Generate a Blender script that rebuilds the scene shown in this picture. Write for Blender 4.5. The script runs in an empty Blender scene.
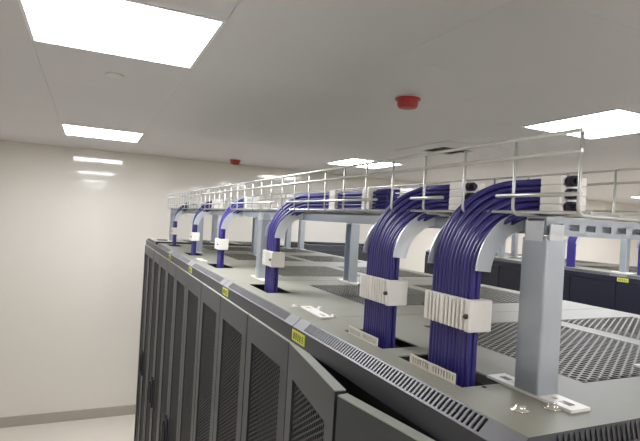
import bpy, math, random
from mathutils import Matrix, Vector

random.seed(4)
scene = bpy.context.scene
COL = scene.collection

# ------------------------------------------------------------------ camera
H = 2.277                      # eye height above the raised floor
F_PX = 500.0
yaw, pitch, roll = math.radians(24.7), 0.0, math.radians(3.3)
fw = Vector((math.sin(yaw), math.cos(yaw), 0))
r0 = Vector((math.cos(yaw), -math.sin(yaw), 0))
u0 = Vector((0, 0, 1))
rt = r0 * math.cos(roll) + u0 * math.sin(roll)
up = -r0 * math.sin(roll) + u0 * math.cos(roll)
cd = bpy.data.cameras.new('camera')
cam = bpy.data.objects.new('camera', cd)
COL.objects.link(cam)
m = Matrix.Identity(4)
for i in range(3):
    m[i][0], m[i][1], m[i][2] = rt[i], up[i], -fw[i]
m[2][3] = H
cam.matrix_world = m
cd.sensor_width = 36.0
cd.lens = F_PX / 640.0 * 36.0
cd.clip_start = 0.01
scene.camera = cam

# ------------------------------------------------------------------ world / exposure
w = bpy.data.worlds.new('world')
scene.world = w
w.use_nodes = True
w.node_tree.nodes['Background'].inputs[0].default_value = (0.9, 0.95, 1, 1)
w.node_tree.nodes['Background'].inputs[1].default_value = 0.05
PANEL_POWER = 30.0
scene.view_settings.view_transform = 'Standard'
scene.view_settings.look = 'None'
scene.view_settings.gamma = 1.0
scene.view_settings.use_curve_mapping = False
scene.view_settings.exposure = 0.0

# ------------------------------------------------------------------ materials
def lin(c):
    return tuple(((v / 255) / 12.92 if v / 255 <= .04045 else ((v / 255 + .055) / 1.055) ** 2.4) for v in c) + (1,)

def mat(name, rgb, rough=.5, metal=0.0, noise=0.0, nscale=20.0, bump=0.0, coat=0.0, spec=.5, stretch=None, rvar=0.0):
    M = bpy.data.materials.new(name)
    M.use_nodes = True
    nt = M.node_tree
    b = nt.nodes['Principled BSDF']
    b.inputs['Base Color'].default_value = lin(rgb)
    b.inputs['Roughness'].default_value = rough
    b.inputs['Metallic'].default_value = metal
    b.inputs['Specular IOR Level'].default_value = spec
    b.inputs['Coat Weight'].default_value = coat
    b.inputs['Coat Roughness'].default_value = .06
    if noise or bump or rvar:
        tc = nt.nodes.new('ShaderNodeTexCoord')
        mp = nt.nodes.new('ShaderNodeMapping')
        if stretch:
            mp.inputs['Scale'].default_value = stretch
        nz = nt.nodes.new('ShaderNodeTexNoise')
        nz.inputs['Scale'].default_value = nscale
        nz.inputs['Detail'].default_value = 4
        nt.links.new(tc.outputs['Object'], mp.inputs['Vector'])
        nt.links.new(mp.outputs['Vector'], nz.inputs['Vector'])
        if noise:
            mx = nt.nodes.new('ShaderNodeMix')
            mx.data_type = 'RGBA'
            a = lin(rgb)
            mx.inputs[6].default_value = tuple(v * (1 - noise) for v in a[:3]) + (1,)
            mx.inputs[7].default_value = tuple(min(1, v * (1 + noise)) for v in a[:3]) + (1,)
            nt.links.new(nz.outputs['Fac'], mx.inputs[0])
            nt.links.new(mx.outputs[2], b.inputs['Base Color'])
        if rvar:
            mr = nt.nodes.new('ShaderNodeMapRange')
            mr.inputs['To Min'].default_value = max(0, rough - rvar)
            mr.inputs['To Max'].default_value = rough + rvar
            nt.links.new(nz.outputs['Fac'], mr.inputs['Value'])
            nt.links.new(mr.outputs['Result'], b.inputs['Roughness'])
        if bump:
            bp = nt.nodes.new('ShaderNodeBump')
            bp.inputs['Strength'].default_value = bump
            bp.inputs['Distance'].default_value = .002
            nt.links.new(nz.outputs['Fac'], bp.inputs['Height'])
            nt.links.new(bp.outputs['Normal'], b.inputs['Normal'])
    return M

def emat(name, rgb, s):
    M = bpy.data.materials.new(name)
    M.use_nodes = True
    b = M.node_tree.nodes['Principled BSDF']
    b.inputs['Base Color'].default_value = (.9, .9, .9, 1)
    b.inputs['Emission Color'].default_value = lin(rgb)
    b.inputs['Emission Strength'].default_value = s
    return M

M_WALL = mat('wall_enamel_panel', (224, 219, 208), .055, noise=.025, nscale=1.3, spec=.5, rvar=.02)
M_SIDEW = mat('wall_paint', (224, 220, 212), .5, noise=.02, nscale=2)
M_FLOOR = mat('floor_vinyl', (222, 214, 200), .35, noise=.03, nscale=6)
M_BASE = mat('baseboard_grey', (172, 166, 152), .5, noise=.04, nscale=8)
M_CEIL = mat('ceiling_tile_paint', (216, 214, 214), .5, noise=.03, nscale=1.5)
M_CEILB = mat('ceiling_backing', (200, 198, 196), .7)
M_ROOF = mat('cabinet_roof_paint', (136, 135, 121), .52, noise=.06, nscale=30, bump=.04)
M_CHAM = mat('cabinet_chamfer_paint', (88, 86, 86), .45, noise=.05, nscale=40, bump=.05)
M_FASC = mat('cabinet_fascia_paint', (50, 50, 54), .45, noise=.05, nscale=40, bump=.05)
M_DOOR = mat('cabinet_door_paint', (54, 57, 58), .42, noise=.05, nscale=40, bump=.05)
M_LIT_EDGE = mat('pale_edge_strip', (150, 153, 140), .5)  # light falling on the door tops is put into this paler colour
M_PERF = mat('cabinet_mesh_paint', (36, 38, 39), .5)
M_SHADED = mat('cabinet_navy_paint', (22, 24, 38), .45, noise=.05, nscale=40)  # cabinet paint of the far row, its shade put into the darker colour
M_SHADED_PERF = mat('cabinet_navy_mesh', (18, 20, 30), .5)  # far-row door mesh, darkened with the same painted shade
M_INT = mat('cabinet_interior_black', (22, 20, 22), .8)
M_GALV = mat('galvanised_steel', (176, 183, 190), .38, metal=.75, noise=.12, nscale=14, rvar=.1)
M_GALV2 = mat('galvanised_waterfall', (206, 210, 214), .35, metal=.6, noise=.05, nscale=20, rvar=.06)
M_WIRE = mat('zinc_wire', (196, 197, 192), .36, metal=.75, noise=.04, nscale=60)
M_CABLE = mat('violet_cable_jacket', (48, 41, 114), .38, noise=.1, nscale=9, spec=.5)
M_CUT = mat('cable_cut_end', (26, 24, 40), .6)
M_PLAST = mat('white_plastic', (226, 222, 214), .42, noise=.03, nscale=40)
M_IVORY = mat('ivory_plastic_comb', (204, 198, 182), .5, noise=.04, nscale=40)
M_ZINC = mat('bright_zinc_bolt', (210, 206, 196), .22, metal=.9)
M_SCREW = mat('dark_screw', (96, 90, 82), .35, metal=.8)
M_YEL = mat('yellow_sticker', (190, 193, 66), .5, noise=.04, nscale=50)
M_GRYST = mat('grey_sticker', (150, 150, 146), .5)
M_INK = mat('sticker_ink', (58, 62, 26), .6)
M_RED = mat('red_dust_cover', (168, 46, 40), .4, noise=.06, nscale=30)
M_DARK = mat('black_plastic', (36, 36, 38), .45)
M_ALU = mat('light_frame_white', (236, 236, 236), .4)
M_LAMP = emat('led_diffuser', (246, 248, 255), PANEL_POWER)
M_GRILL = mat('air_grille_grey', (140, 137, 134), .5)
M_AC = mat('charcoal_unit_paint', (48, 50, 54), .5, noise=.05, nscale=20)

# ------------------------------------------------------------------ mesh helpers
class MB:
    def __init__(s):
        s.v, s.f, s.smooth = [], [], []
    def quad(s, a, b, c, d, sm=False):
        n = len(s.v)
        s.v += [a, b, c, d]
        s.f.append((n, n + 1, n + 2, n + 3)); s.smooth.append(sm)
    def box(s, x0, x1, y0, y1, z0, z1, ch=0.0):
        """box, with the vertical and horizontal edges chamfered when ch > 0"""
        n = len(s.v)
        if ch <= 0:
            s.v += [(x, y, z) for x in (x0, x1) for y in (y0, y1) for z in (z0, z1)]
            for f in ((0, 1, 3, 2), (4, 6, 7, 5), (0, 4, 5, 1), (2, 3, 7, 6), (0, 2, 6, 4), (1, 5, 7, 3)):
                s.f.append(tuple(n + i for i in f)); s.smooth.append(False)
            return
        ch = min(ch, abs(x1 - x0) * .45, abs(y1 - y0) * .45, abs(z1 - z0) * .45)
        def ring(z, i):
            return [(x0 + i + ch, y0 + i, z), (x1 - i - ch, y0 + i, z), (x1 - i, y0 + i + ch, z), (x1 - i, y1 - i - ch, z),
                    (x1 - i - ch, y1 - i, z), (x0 + i + ch, y1 - i, z), (x0 + i, y1 - i - ch, z), (x0 + i, y0 + i + ch, z)]
        k = ch * .7
        for z, i in ((z0, k), (z0 + ch, 0), (z1 - ch, 0), (z1, k)):
            s.v += ring(z, i * .6)
        for r in range(3):
            for j in range(8):
                a = n + r * 8 + j; b = n + r * 8 + (j + 1) % 8
                s.f.append((a, b, b + 8, a + 8)); s.smooth.append(False)
        s.f.append(tuple(n + 7 - j for j in range(8))); s.smooth.append(False)
        s.f.append(tuple(n + 24 + j for j in range(8))); s.smooth.append(False)
    def tube(s, pts, r, sides=6, cap=True, sm=True):
        pts = [Vector(p) for p in pts]
        n0 = len(s.v)
        t = (pts[1] - pts[0]).normalized()
        ref = Vector((0, 0, 1)) if abs(t.z) < .9 else Vector((1, 0, 0))
        nrm = t.cross(ref).normalized()
        for i, p in enumerate(pts):
            if i == 0: tt = pts[1] - pts[0]
            elif i == len(pts) - 1: tt = pts[-1] - pts[-2]
            else: tt = pts[i + 1] - pts[i - 1]
            tt.normalize()
            nrm = (nrm - tt * nrm.dot(tt)).normalized()
            bn = tt.cross(nrm)
            for k in range(sides):
                a = 2 * math.pi * k / sides
                s.v.append(tuple(p + nrm * (r * math.cos(a)) + bn * (r * math.sin(a))))
        for i in range(len(pts) - 1):
            for k in range(sides):
                a = n0 + i * sides + k; b = n0 + i * sides + (k + 1) % sides
                s.f.append((a, b, b + sides, a + sides)); s.smooth.append(sm)
        if cap:
            s.f.append(tuple(n0 + sides - 1 - k for k in range(sides))); s.smooth.append(False)
            e = n0 + (len(pts) - 1) * sides
            s.f.append(tuple(e + k for k in range(sides))); s.smooth.append(False)
    def lathe(s, prof, n=16, c=(0, 0, 0), sm=True):
        n0 = len(s.v)
        for (r, z) in prof:
            for k in range(n):
                a = 2 * math.pi * k / n
                s.v.append((c[0] + r * math.cos(a), c[1] + r * math.sin(a), c[2] + z))
        for i in range(len(prof) - 1):
            for k in range(n):
                a = n0 + i * n + k; b = n0 + i * n + (k + 1) % n
                s.f.append((a, b, b + n, a + n)); s.smooth.append(sm)
        s.f.append(tuple(n0 + n - 1 - k for k in range(n))); s.smooth.append(False)
        e = n0 + (len(prof) - 1) * n
        s.f.append(tuple(e + k for k in range(n))); s.smooth.append(False)
    def plate(s, u0, u1, v0, v1, holes, fn):
        """rectangular sheet with rectangular holes; fn(u, v, side) -> xyz, side 0 front, 1 back"""
        us = sorted({u0, u1} | {h[0] for h in holes} | {h[1] for h in holes})
        vs = sorted({v0, v1} | {h[2] for h in holes} | {h[3] for h in holes})
        us = [u for u in us if u0 <= u <= u1]; vs = [v for v in vs if v0 <= v <= v1]
        def solid(i, j):
            if i < 0 or j < 0 or i >= len(us) - 1 or j >= len(vs) - 1: return False
            cu, cv = (us[i] + us[i + 1]) / 2, (vs[j] + vs[j + 1]) / 2
            return not any(h[0] < cu < h[1] and h[2] < cv < h[3] for h in holes)
        for i in range(len(us) - 1):
            for j in range(len(vs) - 1):
                if not solid(i, j): continue
                a, b, c, d = us[i], us[i + 1], vs[j], vs[j + 1]
                s.quad(fn(a, c, 0), fn(b, c, 0), fn(b, d, 0), fn(a, d, 0))
                s.quad(fn(a, d, 1), fn(b, d, 1), fn(b, c, 1), fn(a, c, 1))
                if not solid(i - 1, j): s.quad(fn(a, d, 0), fn(a, d, 1), fn(a, c, 1), fn(a, c, 0))
                if not solid(i + 1, j): s.quad(fn(b, c, 0), fn(b, c, 1), fn(b, d, 1), fn(b, d, 0))
                if not solid(i, j - 1): s.quad(fn(a, c, 0), fn(a, c, 1), fn(b, c, 1), fn(b, c, 0))
                if not solid(i, j + 1): s.quad(fn(b, d, 0), fn(b, d, 1), fn(a, d, 1), fn(a, d, 0))
    def hexmesh(s, u0, u1, v0, v1, p, hole, fn):
        """perforated sheet: rows of hexagonal holes along v at pitch p, staggered"""
        row = p * .8660254
        nu = int((u1 - u0) / row); nv = int((v1 - v0) / p)
        ro = p / math.sqrt(3); ri = hole / 2
        du = ((u1 - u0) - nu * row) / 2; dv = ((v1 - v0) - (nv - .5) * p) / 2
        cl = lambda a, lo, hi: max(lo, min(hi, a))
        for i in range(nu):
            for j in range(nv):
                cu = u0 + du + (i + .5) * row
                cv = v0 + dv + j * p + (p / 2 if i % 2 else 0)
                n = len(s.v)
                for R in (ro, ri):
                    for k in range(6):
                        a = math.pi / 3 * k
                        s.v.append(fn(cl(cu + R * math.cos(a), u0, u1), cl(cv + R * math.sin(a), v0, v1), 0))
                for k in range(6):
                    s.f.append((n + k, n + (k + 1) % 6, n + 6 + (k + 1) % 6, n + 6 + k)); s.smooth.append(False)
    def mesh(s, name, mats):
        me = bpy.data.meshes.new(name)
        me.from_pydata([tuple(v) for v in s.v], [], s.f)
        me.polygons.foreach_set('use_smooth', s.smooth)
        for M in (mats if isinstance(mats, (list, tuple)) else [mats]):
            me.materials.append(M)
        me.update()
        return me
    def build(s, name, M, parent=None, loc=(0, 0, 0)):
        return link(name, s.mesh(name, M), parent, loc)

def link(name, me, parent=None, loc=(0, 0, 0), rz=0.0):
    o = bpy.data.objects.new(name, me)
    COL.objects.link(o)
    o.parent = parent
    o.location = loc
    o.rotation_euler = (0, 0, rz)
    return o

def thing(name, label, cat, loc=(0, 0, 0), group=None):
    o = bpy.data.objects.new(name, None)
    o.empty_display_size = .05
    COL.objects.link(o)
    o.location = loc
    tag(o, label, cat, group)
    return o

def tag(o, label, cat, group=None):
    o['label'] = label
    o['category'] = cat
    if group: o['group'] = group
    return o

def copy_tree(o, parent=None):
    c = o.copy()
    COL.objects.link(c)
    c.parent = parent
    for ch in list(o.children):
        copy_tree(ch, c)
    return c

def struct(o):
    o['kind'] = 'structure'
    return o

# ------------------------------------------------------------------ the room
RX0, RX1, RY0, RY1, RZ = -1.7, 10.0, -5.2, 5.89, H + .62
b = MB(); b.box(RX0, RX1, RY0, RY1, -.05, 0); struct(b.build('floor', M_FLOOR))
b = MB(); b.box(RX0, RX1, RY1, RY1 + .05, 0, RZ); struct(b.build('wall_back', M_WALL))
b = MB(); b.box(RX0 - .05, RX0, RY0, RY1, 0, RZ); struct(b.build('wall_left', M_SIDEW))
b = MB(); b.box(RX1, RX1 + .05, RY0, RY1, 0, RZ); struct(b.build('wall_right', M_SIDEW))
b = MB(); b.box(RX0, RX1, RY0 - .05, RY0, 0, RZ); struct(b.build('wall_front', M_SIDEW))
b = MB(); b.box(RX0, RX1, RY1 - .012, RY1, 0, .105, .004); struct(b.build('baseboard_back', M_BASE))
b = MB(); b.box(RX0, RX0 + .012, RY0, RY1 - .012, 0, .105, .004); struct(b.build('baseboard_left', M_BASE))

ceil = MB(); ceil.box(RX0, RX1, RY0, RY1, RZ + .012, RZ + .05)
ceil = struct(ceil.build('ceiling', M_CEILB))
# ceiling tiles: each a child of the ceiling, lamp and grille bays left out
XE = [RX0, -1.495, -.865, -.235, .362, .995, 1.63, 2.275, 2.875] + [2.875 + .632 * k for k in range(1, 12)] + [RX1]
YE = [RY0, -4.76, -4.16, -3.47, -2.78, -2.09, -1.40, -.80, -.28, .345, .97, 1.592, 2.19, 2.86, 3.54, 4.28, 4.88, 5.44, RY1]
light_x = [3, 7, 11, 15]
light_y = [i for i, v in enumerate(YE) if v in (-4.76, -1.40, 1.592, 4.28)]
vent_cell = (7, light_y[3] - 2)
tile_cache = {}
for i in range(len(XE) - 1):
    for j in range(len(YE) - 1):
        if (i in light_x and j in light_y) or (i, j) == vent_cell: continue
        sx, sy = round(XE[i + 1] - XE[i], 4), round(YE[j + 1] - YE[j], 4)
        if (sx, sy) not in tile_cache:
            b = MB(); b.box(.0004, sx - .0004, .0004, sy - .0004, 0, .012)
            tile_cache[(sx, sy)] = b.mesh('ceiling_tile', M_CEIL)
        link('ceiling_tile', tile_cache[(sx, sy)], ceil, (XE[i], YE[j], RZ))

# LED panels
T = .598
fr = MB()
fw_ = .012
fr.box(0, T, 0, fw_, -.004, .012); fr.box(0, T, T - fw_, T, -.004, .012)
fr.box(0, fw_, fw_, T - fw_, -.004, .012); fr.box(T - fw_, T, fw_, T - fw_, -.004, .012)
fr_me = fr.mesh('frame', M_ALU)
df = MB(); df.box(fw_, T - fw_, fw_, T - fw_, 0, .006)
df_me = df.mesh('diffuser', M_LAMP)
LL = {(0, 2): 'large glowing square ceiling panel at the top left, closest to the viewer',
      (0, 3): 'glowing square ceiling panel nearest the white back wall, above its own reflections',
      (1, 2): 'glowing square ceiling panel above the near end of the wire tray',
      (2, 3): 'distant glowing ceiling panel low over the far row, behind the tray wires',
      (1, 3): 'small far glowing ceiling panel just above the middle of the wire tray'}
for i in range(4):
    for j in range(4):
        lab = LL.get((i, j), 'square ceiling light panel over the far aisle or behind the viewer')
        t = thing('ceiling_light', lab, 'ceiling light', (XE[light_x[i]], YE[light_y[j]], RZ), 'square LED ceiling panels')
        link('frame', fr_me, t); link('diffuser', df_me, t)

# air grille
t = thing('air_grille', 'dark slatted square air grille set in the ceiling', 'air vent', (2.275, 2.94, RZ))
b = MB(); b.plate(0, T, -.08, T, [(.15, T - .15, .15, T - .15)], lambda u, v, s: (u, v, .012 * s - .004 * (1 - s))); b.build('frame', M_CEIL, t)
sl = MB(); sl.quad((.15, 0, .0), (T - .15, 0, .0), (T - .15, .022, .011), (.15, .022, .011)); sl.quad((.15, .022, .0115), (T - .15, .022, .0115), (T - .15, 0, .0005), (.15, 0, .0005))
sl_me = sl.mesh('slat', M_GRILL)
for k in range(12): link('slat', sl_me, t, (0, .153 + k * .0248, 0))
b = MB(); b.box(.15, T - .15, .15, T - .15, .0116, .0119); b.build('backing', M_GRILL, t)

# detectors
def detector(x, y, lab):
    t = thing('smoke_detector', lab, 'smoke detector', (x, y, RZ), 'ceiling detectors under red dust covers')
    b = MB(); b.lathe([(.058, 0), (.058, -.008), (.05, -.012)], 24); b.build('base', M_PLAST, t)
    b = MB(); b.lathe([(.062, -.006), (.062, -.013), (.052, -.015), (.05, -.04), (.044, -.05), (.03, -.053), (.001, -.054)], 24); b.build('dust_cover', M_RED, t)
detector(1.37, 2.04, 'larger red-capped smoke detector on the ceiling above the near wire tray')
detector(1.43, 5.45, 'small red-capped smoke detector on the ceiling close to the back wall')
t = thing('sprinkler_cap', 'faint round white cap on the ceiling between the two left light panels', 'ceiling cap', (.07, 2.52, RZ))
b = MB(); b.lathe([(.04, 0), (.04, -.006), (.03, -.01), (.001, -.011)], 20); b.build('cover', M_PLAST, t)

# ------------------------------------------------------------------ server cabinets
XF = .432          # outer edge of the chamfered front strip of the near row
ZT = H - .226      # roof height
W = .657
Y0 = .398
DEP = 1.068
PERF_A = (.27, .645, .125, .535)
PERF_B = (.70, 1.01, .125, .535)

perf = MB()
perf.hexmesh(*PERF_A, .0152, .0133, lambda u, v, s: (u, v, ZT))
perfA_me = perf.mesh('roof_mesh', M_ROOF)
perf = MB()
perf.hexmesh(*PERF_B, .0152, .0133, lambda u, v, s: (u, v, ZT))
perfB_me = perf.mesh('roof_mesh', M_ROOF)

def roof_mesh(slots, ya):
    holes = [PERF_A, PERF_B] + [(.062, .142, a, c) for a, c in slots]
    b = MB()
    b.plate(.02, DEP, ya, W - .0015, holes, lambda u, v, s: (u, v, ZT - .0025 * s))
    return b.mesh('roof', M_ROOF)

# front vent strip: a sloped sheet with one slot after another
VA, VB = .06, .60
vh = []
yy = VA
while yy < VB:
    vh.append((.0025, .0235, yy, yy + .0052)); yy += .0092
b = MB()
b.plate(0, .0269, .0015, W - .0015, vh, lambda u, v, s: (.02 - u * .743 + .0015 * s, v, ZT - u * .669 - .0015 * s))
vent_me = b.mesh('front_vent_strip', M_CHAM)
b = MB(); b.box(0, .0015, .0015, W - .0015, ZT - .052, ZT - .018)
b.box(0, .05, .0015, W - .0015, ZT - .0535, ZT - .052)
fascia_me = b.mesh('fascia', M_FASC)

b = MB(); b.box(.024, DEP, .0015, .0035, .04, ZT - .0026); b.box(.002, .024, .0015, .0035, .04, ZT - .022); side_me = b.mesh('side_panel', M_DOOR)
b = MB(); b.box(DEP - .003, DEP - .0005, .004, W - .004, .04, ZT - .003); rear_me = b.mesh('rear_panel', M_DOOR)
b = MB(); b.box(.01, DEP, .004, W - .004, .0, .045); plinth_me = b.mesh('plinth', M_FASC)
b = MB(); b.box(.15, .152, .01, W - .01, .06, ZT - .02); b.box(.152, DEP - .01, .01, W - .01, ZT - .06, ZT - .058); inner_me = b.mesh('equipment_panel', M_INT)

LW = .3215          # door leaf width
DZ0, DZ1 = .06, ZT - .056
def door_meshes(sgn, md, mp, top=.068):
    fn = lambda u, v, s: (-.022 + .02 * s, sgn * u, v)
    b = MB()
    hole = (.045, LW - .045, DZ0 + .09, DZ1 - top)
    b.plate(0, LW, DZ0, DZ1, [hole], fn)
    d = b.mesh('door', md)
    b = MB()
    b.hexmesh(hole[0], hole[1], hole[2], hole[3], .0125, .0100, lambda u, v, s: (-.0165, sgn * u, v))
    p = b.mesh('perforated_panel', mp)
    b = MB()
    yh = sgn * (LW - .022)
    b.box(-.034, -.022, yh - .011, yh + .011, 1.02, 1.2, .004)
    b.box(-.045, -.034, yh - .006, yh + .006, 1.05, 1.17, .003)
    h = b.mesh('handle', M_DARK)
    b = MB(); b.box(-.022, -.002, min(0, sgn * LW), max(0, sgn * LW), DZ1, DZ1 + .0022, .0008)
    e = b.mesh('top_edge_strip', M_LIT_EDGE)
    return d, p, h, e
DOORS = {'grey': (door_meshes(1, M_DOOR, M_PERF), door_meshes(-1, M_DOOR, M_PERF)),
         'navy': (door_meshes(1, M_SHADED, M_SHADED_PERF, .3), door_meshes(-1, M_SHADED, M_SHADED_PERF, .3))}

# sticker with small illegible print
b = MB(); b.box(-.0012, 0, -.036, .036, ZT - .047, ZT - .023); st_me = b.mesh('sticker', M_YEL)
st2_me = b.mesh('sticker', M_GRYST)
b = MB()
rs = random.Random(9)
for k in range(5):
    c0 = .024 - k * .012
    for q in range(4):
        if rs.random() < .75:
            b.box(-.0016, -.0012, c0 - .004, c0 + .004, ZT - .0425 + q * .0042, ZT - .0411 + q * .0042)
    b.box(-.0016, -.0012, c0 - .0007 + rs.uniform(-.003, .003), c0 + .0007 + rs.uniform(-.001, .003), ZT - .0425, ZT - .028)
pr_me = b.mesh('print', M_INK)

def ladder_comb(y, n=16):
    b = MB()
    L = .112
    hs = []
    for k in range(n):
        if k == n // 2: continue
        hs.append((.004 + k * (L - .008) / n, .004 + (k + .55) * (L - .008) / n, .0035, .0125))
    b.plate(0, L, 0, .0155, hs, lambda u, v, s: (.058 + .002 * s, y + u, ZT + .0005 + v))
    return b.mesh('slot_comb', M_IVORY)

def cabinet(x, y, lab, slots, tone, near_end=False, open_a=0.0, open_b=0.0, sticker=None, combs=(), group=None, k_last=False):
    t = thing('server_cabinet', lab, 'server cabinet', (x, y, 0), group)
    link('roof', roof_mesh(slots, .0015), t)
    a = link('roof_mesh', perfA_me, t); a['kind'] = 'stuff'
    a = link('roof_mesh', perfB_me, t); a['kind'] = 'stuff'
    link('front_vent_strip', vent_me, t)
    f = link('fascia', fascia_me, t)
    link('side_panel', side_me, t); link('side_panel', side_me, t, (0, W - .005, 0))
    link('rear_panel', rear_me, t); link('plinth', plinth_me, t); link('equipment_panel', inner_me, t)
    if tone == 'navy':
        fm = fascia_me.copy(); fm.materials[0] = M_SHADED; f.data = fm
    for k, (me, hy, ang) in enumerate(((DOORS[tone][0], .003, open_a), (DOORS[tone][1], W - .003, open_b))):
        d = link('door', me[0], t, (.016, hy, 0), ang)
        p = link('perforated_panel', me[1], d); p['kind'] = 'stuff'
        link('handle', me[2], d)
        if tone == 'grey': link('top_edge_strip', me[3], d)['label'] = 'pale top edge of the door leaf'
    if sticker:
        s = link('sticker', st_me if sticker == 'yellow' else st2_me, t, (0, W - .0378, 0))
        if sticker == 'yellow':
            s['label'] = 'yellow sticker with small dark print'
            link('print', pr_me, s)
    for c in combs:
        link('slot_comb', ladder_comb(c), t)
    if k_last:
        b = MB(); b.box(.0, DEP, -.014, .006, ZT - .01, ZT + .011, .002); b.build('joint_strip', M_DARK, t)['label'] = 'black strip across the roof joint'
    if near_end:
        # sloped vent strip around the near end of the row
        b = MB()
        hs = []
        q = .06
        while q < DEP - .06:
            hs.append((.0025, .0235, q, q + .0052)); q += .0092
        b.plate(0, .0269, .0, DEP, hs, lambda u, v, s: (v + .02 * (1 - u / .0269) * (v < .001), .0015 - u * .22 + .0015 * s, ZT - u * .975 - .0003 * s))
        b.build('end_vent_strip', M_FASC, t)
        b = MB(); b.box(.0, DEP, -.0045, .0014, .04, ZT - .0265); b.build('end_panel', M_FASC, t)
        bm = MB()
        bm.lathe([(.0125, 0), (.0125, .0012), (.0075, .0014), (.0072, .0045), (.005, .0068), (.001, .0075)], 14)
        me = bm.mesh('bolt', M_ZINC)
        link('bolt', me, t, (.509 - XF, .466 - Y0, ZT)); link('bolt', me, t, (.558 - XF, .458 - Y0, ZT))
        b = MB(); b.lathe([(.0035, 0), (.0035, .0006)], 10); b.build('screw_hole', M_INT, t, (.528 - XF, .550 - Y0, ZT))
    return t

BY = [.569, .784, 1.43, 2.11, 2.73, 3.42]        # near edge of each bundle
labs = ['nearest server cabinet with both perforated door leaves standing slightly open',
        'second server cabinet from the viewer, one cable bundle entering its roof',
        'third server cabinet from the viewer, in the middle of the near row',
        'fourth server cabinet from the viewer in the near row',
        'fifth server cabinet, just before the dark gap in the near row',
        'farthest server cabinet at the end of the near row by the white wall']
for k in range(6):
    y = Y0 + k * W + (.016 if k == 5 else 0)
    slots = {0: [(BY[0] - Y0 - .012, BY[0] - Y0 + .155), (BY[1] - Y0 - .012, BY[1] - Y0 + .14)], 5: [(.35, .5)]}.get(
        k, [(BY[min(5, k + 1)] - y - .01, min(W - .01, BY[min(5, k + 1)] - y + .18))])
    combs = [BY[0] - Y0 + .0, BY[1] - Y0 + .0] if k == 0 else []
    cabinet(XF, y, labs[k], slots, 'grey', k == 0,
            math.radians(8.6) if k == 0 else 0, -math.radians(7.6) if k == 0 else 0,
            'yellow' if k < 4 else None, combs, 'server cabinets of the near row', k == 5)

# far row across the aisle
X2 = 3.02
Y2 = .75
labs2 = ['dark navy cabinet of the far row, hidden behind the near end of the near row',
         'dark navy cabinet of the far row with a yellow sticker at the right edge',
         'dark navy cabinet of the far row seen just right of the galvanised near post',
         'dark navy far-row cabinet with a small grey sticker, left of the near post',
         'dark navy cabinet at the far end of the far row']
SL2 = {1: (.515, .64), 2: (.37, .53), 4: (.06, .24)}
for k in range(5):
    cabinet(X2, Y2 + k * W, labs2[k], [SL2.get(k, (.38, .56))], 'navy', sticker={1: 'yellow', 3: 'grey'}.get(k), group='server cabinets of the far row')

# ------------------------------------------------------------------ loose mounting plates
def slot_plate(b, x0, x1, y0, y1, z0, th=.004):
    xm = (x0 + x1) / 2
    L = y1 - y0
    hs = [(xm - .006, xm + .006, y0 + .012, y0 + .03), (xm - .004, xm + .004, y0 + .036, y0 + .046),
          (xm - .006, xm + .006, y1 - .03, y1 - .012), (xm - .004, xm + .004, y1 - .046, y1 - .036)]
    b.plate(x0, x1, y0, y1, hs, lambda u, v, s: (u, v, z0 + th * (1 - s)))
def bolt_thing(x, y, lab, grp):
    t = thing('loose_bolt', lab, 'bolt', (x, y, ZT), grp)
    b = MB(); b.lathe([(.009, 0), (.009, .0015), (.0055, .002), (.0055, .006), (.001, .007)], 10); b.build('head', M_PLAST, t)
t = thing('mounting_plate', 'small white slotted plate lying loose on the second cabinet roof', 'plate', (.51, 1.105, ZT + .0012))
b = MB(); slot_plate(b, -.014, .014, -.07, .07, 0); b.build('plate', M_PLAST, t, ).rotation_euler = (0, 0, math.radians(-3))
for (x, y, l) in ((.535, 1.055, 'small pale bolt lying at the near end of the loose white plate'),
                  (.545, 1.155, 'small pale bolt lying behind the loose white plate'),
                  (.492, 1.195, 'small pale bolt lying at the far end of the loose white plate')):
    bolt_thing(x, y, l, 'loose bolts on the roof')
t = thing('mounting_plate', 'small white slotted plate lying loose on the roof farther down the row', 'plate', (.50, 2.43, ZT + .0012))
b = MB(); slot_plate(b, -.014, .014, -.07, .07, 0); b.build('plate', M_PLAST, t)

# ------------------------------------------------------------------ support posts
PH = .219
def post_meshes():
    b = MB()
    ch, wx, wy, th = .004, .037, .044, .0035
    # rolled U channel, web towards -x, open towards +x
    prof = [(wx, 0), (ch, 0), (ch * .3, ch * .3), (0, ch), (0, wy - ch), (ch * .3, wy - ch * .3), (ch, wy), (wx, wy),
            (wx, wy - th), (ch + th * .6, wy - th), (th, wy - ch - th * .5), (th, ch + th * .5), (ch + th * .6, th), (wx, th)]
    n = len(prof)
    zs = [.004, PH]
    for z in zs:
        b.v += [(x, y, z) for x, y in prof]
    for i in range(n):
        j = (i + 1) % n
        b.f.append((j, i, i + n, j + n)); b.smooth.append(False)
    b.f.append(tuple(n + i for i in range(n))[::-1]); b.smooth.append(False)
    up_ = b.mesh('upright', M_GALV)
    b = MB(); slot_plate(b, 0, .036, -.052, .096, 0); pl = b.mesh('base_plate', M_PLAST)
    b = MB()
    b.box(.002, .034, .002, .04, PH, PH + .0035)
    b.box(-.0015, .0005, .006, .036, PH - .004, PH + .024)
    b.box(.004, .03, -.002, .0, PH - .002, PH + .02)
    tp = b.mesh('top_bracket', M_GALV2)
    return up_, pl, tp
PM = post_meshes()
def post(x, y, lab, grp, rear=False):
    t = thing('support_post', lab, 'support post', (x, y, ZT), grp)
    for nm, me in zip(('upright', 'base_plate', 'top_bracket'), PM[:3]):
        link(nm, me, t, (.037, .044, 0) if rear else (0, 0, 0), math.pi if rear else 0)
    return t
G1 = 'posts carrying the near wire tray'
PX1, PX2 = .566, .885
post(PX1, .489, 'large galvanised channel post nearest the viewer, standing on a slotted white base plate', G1)
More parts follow.
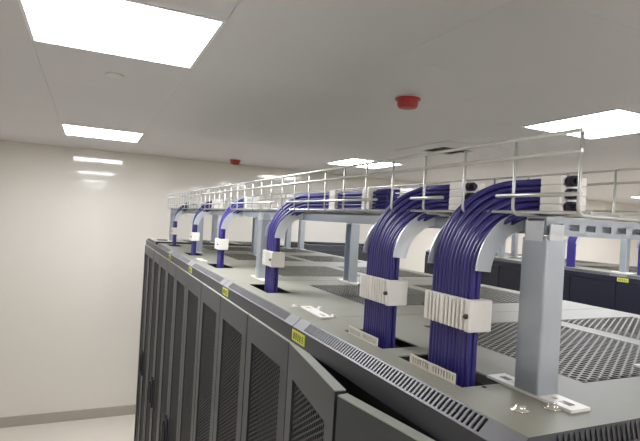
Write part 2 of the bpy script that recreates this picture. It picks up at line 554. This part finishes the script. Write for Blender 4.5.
post(PX1, 1.735, 'second front galvanised post, behind the third cable bundle', G1)
post(PX1, 2.93, 'third front galvanised post along the near row', G1)
post(PX1, 3.98, 'farthest front galvanised post at the left end of the near row', G1)
post(PX2, 1.64, 'rear galvanised post standing left of the second cable bundle', G1, True)
post(PX2, 2.84, 'rear galvanised post just left of the third cable bundle', G1, True)
post(PX2, 3.93, 'rear galvanised post at the far end of the near row', G1, True)
post(PX2, .47, 'rear galvanised post at the near end, just past the right edge', G1, True)
post(1.372, 3.57, 'thin grey post on the rear of the roof, left of a paler twin', G1, True)
post(1.452, 3.50, 'thin pale post on the rear of the roof, right of a greyer twin', G1)
G2 = 'posts carrying the far wire tray'
post(X2 + .13, 2.10, 'far-row post at the right edge of the view', G2)
post(X2 + .13, 3.17, 'far-row post seen between the near bundle and the near post', G2)
post(X2 + .45, 3.34, 'rear far-row post seen against the wall left of the near post', G2)

# ------------------------------------------------------------------ struts under the tray
ZB = H - .0005
def strut(name, axis, a0, a1, cpos, lab, grp, z0=ZB, w=.034, hgt=.021):
    b = MB()
    hs = []
    q = a0 + .012
    while q < a1 - .03:
        hs.append((q, q + .02, .006, hgt - .006)); q += .034
    if axis == 'x':
        b.plate(a0, a1, 0, hgt, hs, lambda u, v, s: (u, cpos + .002 * s, z0 + v))
        b.box(a0, a1, cpos, cpos + w, z0 + hgt, z0 + hgt + .002)
        b.box(a0, a1, cpos + w - .002, cpos + w, z0, z0 + hgt)
        b.box(a0, a1, cpos, cpos + .009, z0 - .0015, z0); b.box(a0, a1, cpos + w - .009, cpos + w, z0 - .0015, z0)
    else:
        b.box(cpos, cpos + .002, a0, a1, z0, z0 + hgt)
        b.box(cpos, cpos + w, a0, a1, z0 + hgt - .002, z0 + hgt)
        b.box(cpos + w - .002, cpos + w, a0, a1, z0, z0 + hgt)
        b.box(cpos, cpos + .009, a0, a1, z0 - .0015, z0); b.box(cpos + w - .009, cpos + w, a0, a1, z0 - .0015, z0)
    return tag(b.build(name, M_GALV), lab, 'strut', grp)
GS = 'channel struts under the near tray'
strut('channel_strut', 'x', PX1 + .002, PX2 + .034, .493, 'slotted cross strut running right from the top of the near post', GS)
strut('channel_strut', 'x', PX1 + .002, PX2 + .034, 3.985, 'cross strut at the far left end of the near tray', GS)
strut('channel_strut', 'x', PX2 + .036, 1.49, 3.505, 'cross strut reaching back to the two thin rear posts', GS)
strut('channel_strut', 'y', .532, 3.98, PX1 + .028, 'long front channel strut under the near wire tray', GS)
strut('channel_strut', 'y', .532, 3.98, PX2 - .002, 'long rear channel strut under the near wire tray', GS)
strut('channel_strut', 'y', .9, 4.0, X2 + .162, 'long front channel strut under the far wire tray', 'channel struts under the far tray')
strut('channel_strut', 'y', .9, 4.0, X2 + .45, 'long rear channel strut under the far wire tray', 'channel struts under the far tray')

# ------------------------------------------------------------------ wire basket tray
WR = .0023
TZ = H + .0245         # underside wire level
def tray(x0, x1, y0, y1, cuts, lab, grp):
    t = thing('wire_basket_tray', lab, 'wire tray', (x0, y0, TZ), grp)
    wd, L, hh = x1 - x0, y1 - y0, .104
    # cross wires, each bent to a U with rounded bottom corners
    pts = [(0, 0, hh)]
    r = .011
    for k in range(6):
        a = math.pi + math.pi / 2 * k / 5
        pts.append((r + r * math.cos(a), 0, r + r * math.sin(a)))
    for k in range(6):
        a = 1.5 * math.pi + math.pi / 2 * k / 5
        pts.append((wd - r + r * math.cos(a), 0, r + r * math.sin(a)))
    pts.append((wd, 0, hh))
    b = MB(); b.tube(pts, WR, 8)
    cm = b.mesh('cross_wire', M_WIRE)
    n = int(L / .1045)
    for k in range(n + 1):
        link('cross_wire', cm, t, (0, k * .1045, 0))
    Lr = n * .1045
    def long_wire(x, z, segs, rad=WR):
        for (a, c) in segs:
            if c - a < .02: continue
            b = MB(); b.tube([(x, a, z), (x, (a + c) / 2, z), (x, c, z)], rad, 8)
            b.build('long_wire', M_WIRE, t)
    full = [(-.004, Lr + .004)]
    segs, a = [], -.006
    for (c0, c1) in cuts:
        segs.append((a, c0 - y0)); a = c1 - y0
    segs.append((a, Lr + .004))
    for z in (hh, .079): long_wire(-WR * 1.6, z, full, .0028)
    long_wire(-WR * 1.6, .026, segs, .0028)
    for z in (hh, .079, .026): long_wire(wd + WR * 1.6, z, full)
    for k in range(7):
        x = .02 + (wd - .04) * k / 6
        long_wire(x, WR * 1.8, full)
    return t
TX0, TX1 = .541, .905
tray(TX0, TX1, .424, 4.03, [(y - .012, y + .012 + .0082 * n) for y, n in zip(BY, [12, 12, 10, 8, 8, 8])], 'long zinc wire basket tray carried on posts above the near cabinets', 'wire basket trays')
tray(X2 + .11, X2 + .48, .95, 3.95, [], 'distant zinc wire basket tray above the far row of cabinets', 'wire basket trays')

# ------------------------------------------------------------------ cable bundles
CR = .0041
NC = 12
def cable_meshes(start, NC=NC):
    out = []
    rr = random.Random(3)
    for layer in range(2):
        for c in range(NC):
            yc = .0045 + .0080 * c
            zt = .0335 + .0040 * c * 12 / NC
            xt = .600 + .0092 * (c % 2) + .0186 * layer + rr.uniform(-.001, .001)
            xv = .5175 + .0092 * layer + rr.uniform(-.0006, .0006)
            zv = -.062 - .012 * c / NC
            yA = min(yc - .052, .02)
            pts = [(xt, start + rr.uniform(-.004, .004), zt)]
            if yA - start > .2:
                for q in range(1, 4):
                    pts.append((xt + rr.uniform(-.001, .001), start + (yA - start) * q / 4, zt + rr.uniform(-.001, .001)))
            B = [Vector((xt, yA, zt)), Vector((xt - .006, yc - .018, zt)), Vector((xv, yc, zt - .026 - .012 * c / NC)), Vector((xv, yc, zv))]
            N = 15
            for k in range(N + 1):
                u = k / N
                pts.append(tuple(B[0] * (1 - u) ** 3 + B[1] * 3 * u * (1 - u) ** 2 + B[2] * 3 * u * u * (1 - u) + B[3] * u ** 3))
            j = rr.uniform(-.0012, .0012)
            pts += [(xv, yc + j, -.09), (xv, yc, -.13), (xv, yc + j * .7, -.18), (xv, yc, -.226), (xv, yc, -.278)]
            b = MB(); b.tube(pts, CR, 7)
            out.append(b.mesh('cable', M_CABLE))
    return out
CS = cable_meshes(-.072)
CL = cable_meshes(-.48, 10)
CF = cable_meshes(-.072, 8)
def bundle(x, y, meshes, lab, grp):
    t = thing('cable_bundle', lab, 'cable bundle', (x, y, H), grp)
    for me in meshes: link('cable', me, t)
    return t
blabs = ['violet cable bundle nearest the viewer, dropping beside the large post',
         'second violet cable bundle, dropping into the nearest cabinet left of the first',
         'third violet cable bundle, in front of a pale galvanised post',
         'fourth violet cable bundle along the near row',
         'fifth violet cable bundle, small and second farthest',
         'farthest and smallest violet cable bundle of the near row']
for k, y in enumerate(BY):
    bundle(0, y, CL if k == 2 else (CS if k < 2 else CF), blabs[k], 'violet cable bundles of the near row')

# waterfall guides
NK = [12, 12, 10, 8, 8, 8]
def waterfall_meshes(y1):
    cx, cz, R = .603, -.066, .070
    y0 = -.012
    A0, A1, N = math.radians(94), math.radians(176), 14
    P = lambda r, a: (cx + r * math.cos(a), cz + r * math.sin(a))
    base = MB(); fl = MB()
    for k in range(N):
        a, c = A0 + (A1 - A0) * k / N, A0 + (A1 - A0) * (k + 1) / N
        for rr, flip in ((R, 0), (R - .0016, 1)):
            p, q = P(rr, a), P(rr, c)
            vs = [(p[0], y0, p[1]), (p[0], y1, p[1]), (q[0], y1, q[1]), (q[0], y0, q[1])]
            base.quad(*(vs[::-1] if flip else vs), True)
        for y in (y0, y0 + .0016):
            p, q, r_, s_ = P(R - .0016, a), P(R + .027, a), P(R + .027, c), P(R - .0016, c)
            fl.quad((p[0], y, p[1]), (q[0], y, q[1]), (r_[0], y, r_[1]), (s_[0], y, s_[1]))
        for rr in (R + .027, R - .0016):
            p, q = P(rr, a), P(rr, c)
            fl.quad((p[0], y0, p[1]), (p[0], y0 + .0016, p[1]), (q[0], y0 + .0016, q[1]), (q[0], y0, q[1]))
    return base.mesh('curved_floor', M_GALV2), fl.mesh('side_flange', M_GALV2)
WY = {12: .101, 10: .085, 8: .069}
WM = {n: waterfall_meshes(v) for n, v in WY.items()}
wlabs = ['curved grey waterfall guide under the nearest cable bundle', 'curved grey waterfall guide under the second cable bundle',
         'curved grey waterfall guide under the third cable bundle', 'curved grey waterfall guide under the fourth cable bundle',
         'curved grey waterfall guide under the fifth cable bundle', 'curved grey waterfall guide under the farthest cable bundle']
def waterfall(x, y, lab, grp, n):
    t = thing('cable_waterfall', lab, 'cable guide', (x, y, H), grp)
    link('curved_floor', WM[n][0], t); link('side_flange', WM[n][1], t); link('side_flange', WM[n][1], t, (0, WY[n] + .0104, 0))
for k, y in enumerate(BY): waterfall(0, y, wlabs[k], 'waterfall guides of the near row', NK[k])

# clamps on the hanging part of each bundle
def clamp_meshes(L):
    b = MB()
    b.box(.5035, .5115, .0, L, -.148, -.103)
    q = .004
    k = 0
    while q < L - .007:
        wdt = .0085 if k == 5 else .0045
        b.box(.4995, .5035, q, q + wdt, -.1475, -.1035, .0008)
        q += wdt + .0042; k += 1
    fr_ = b.mesh('ridged_front', M_PLAST)
    b = MB(); b.box(.5325, .542, .0, L, -.148, -.103, .002); bk = b.mesh('back_bar', M_PLAST)
    b = MB(); b.box(.500, .543, -.012, .0, -.1485, -.1025, .002); e = b.mesh('end_block', M_PLAST)
    b = MB(); b.tube([(.4925, 0, 0), (.4985, 0, 0)], .0038, 8); b.tube([(.490, 0, 0), (.4927, 0, 0)], .0022, 6); s = b.mesh('screw', M_SCREW)
    b = MB(); b.box(.508, .542, L, L + .006, -.146, -.105, .002); e2 = b.mesh('end_block', M_PLAST)
    return fr_, bk, e, s, e2
KM = {n: clamp_meshes(v) for n, v in {12: .099, 10: .083, 8: .067}.items()}
clabs = ['white ridged clamp around the nearest hanging cable bundle', 'white ridged clamp around the second hanging cable bundle',
         'white clamp around the third hanging cable bundle', 'white clamp around the fourth hanging cable bundle',
         'white clamp around the fifth hanging cable bundle', 'white clamp around the farthest hanging cable bundle']
def clamp(x, y, lab, grp, n):
    t = thing('cable_clamp', lab, 'cable clamp', (x, y, H), grp)
    link('ridged_front', KM[n][0], t); link('back_bar', KM[n][1], t)
    link('end_block', KM[n][2], t); link('end_block', KM[n][4], t)
    link('screw', KM[n][3], t, (.004, -.006, -.126)); link('screw', KM[n][3], t, (.012, {12: .1025, 10: .0865, 8: .0705}[n], -.126))
for k, y in enumerate(BY): clamp(0, y, clabs[k], 'white clamps on the hanging bundles', NK[k])

# stacked clamp blocks in the tray
def block_meshes():
    out = []
    for k in range(4):
        b = MB(); b.box(.588, .640, -.018, .018, .0285 + k * .0135, .0415 + k * .0135, .0014)
        out.append(b.mesh('comb_layer', M_PLAST))
    return out
BM = block_meshes()
def block(x, y, lab, grp, prev):
    t = thing('tray_cable_clamp', lab, 'cable clamp', (x, y, H), grp)
    for me in BM: link('comb_layer', me, t)
GB = 'stacked white clamps inside the near tray'
block(0, BY[0] - .062, 'stacked white clamp in the tray holding the nearest bundle, beside the near post', GB, 0)
block(0, BY[1] - .075, 'stacked white clamp in the tray holding the second bundle', GB, 0)
for k, nm in ((3, 'fourth'), (4, 'fifth'), (5, 'farthest')):
    block(0, BY[k] - .068, 'stacked white clamp in the tray holding the %s bundle' % nm, GB, 0)
names = ['third']
for k in range(2, 3):
    block(0, BY[k] - .22, 'stacked white tray clamp nearest the drop of the %s bundle' % names[k - 2], GB, 0)
    block(0, BY[k] - .40, 'stacked white tray clamp at the start of the %s bundle' % names[k - 2], GB, 0)

# dark cut ends of the nearest bundle and the second
def ends(y, lab):
    t = thing('cable_end_caps', lab, 'cable ends', (0, y, H), 'black cable ends in the tray')
    for k in range(3):
        b = MB(); b.tube([(.60, -.012, .038 + k * .018), (.60, 0.0, .038 + k * .018)], .0078, 10)
        b.tube([(.6, -.017, .038 + k * .018), (.6, -.012, .038 + k * .018)], .005, 10)
        b.build('end_cap', M_CUT, t)
ends(BY[0] - .0815, 'row of black cable ends sticking out of the nearest tray clamp')
ends(BY[1] - .0945, 'row of black cable ends sticking out of the second tray clamp')

# a few bundles of the far row
XO = X2 - XF
for k, (y, l) in enumerate(((1.93, 'distant violet cable bundle of the far row at the right edge'),
                            (2.44, 'distant violet cable bundle of the far row right of the near post'),
                            (3.45, 'distant violet cable bundle of the far row behind the near bundle'))):
    bundle(XO, y, CF, l, 'violet cable bundles of the far row')
    waterfall(XO, y, 'curved guide under ' + l.replace('distant violet ', 'the distant '), 'waterfall guides of the far row', 8)

# ------------------------------------------------------------------ things by the back wall
t = thing('air_conditioner', 'dark floor-standing air conditioning unit against the back wall', 'air conditioner', (2.28, 5.30, 0))
b = MB(); b.box(0, 1.25, 0, .58, .04, H - .285, .01); b.build('casing', M_AC, t)
b = MB(); b.box(.02, 1.23, .02, .56, 0, .04); b.build('plinth', M_INT, t)
for k in range(2):
    b = MB(); b.box(.03 + k * .6, .59 + k * .6 + .03, -.012, 0, .1, H - .34, .004); b.build('door', M_AC, t)
b = MB(); b.box(.1, 1.15, .1, .45, H - .285, H - .272); b.build('top_grille', M_INT, t)
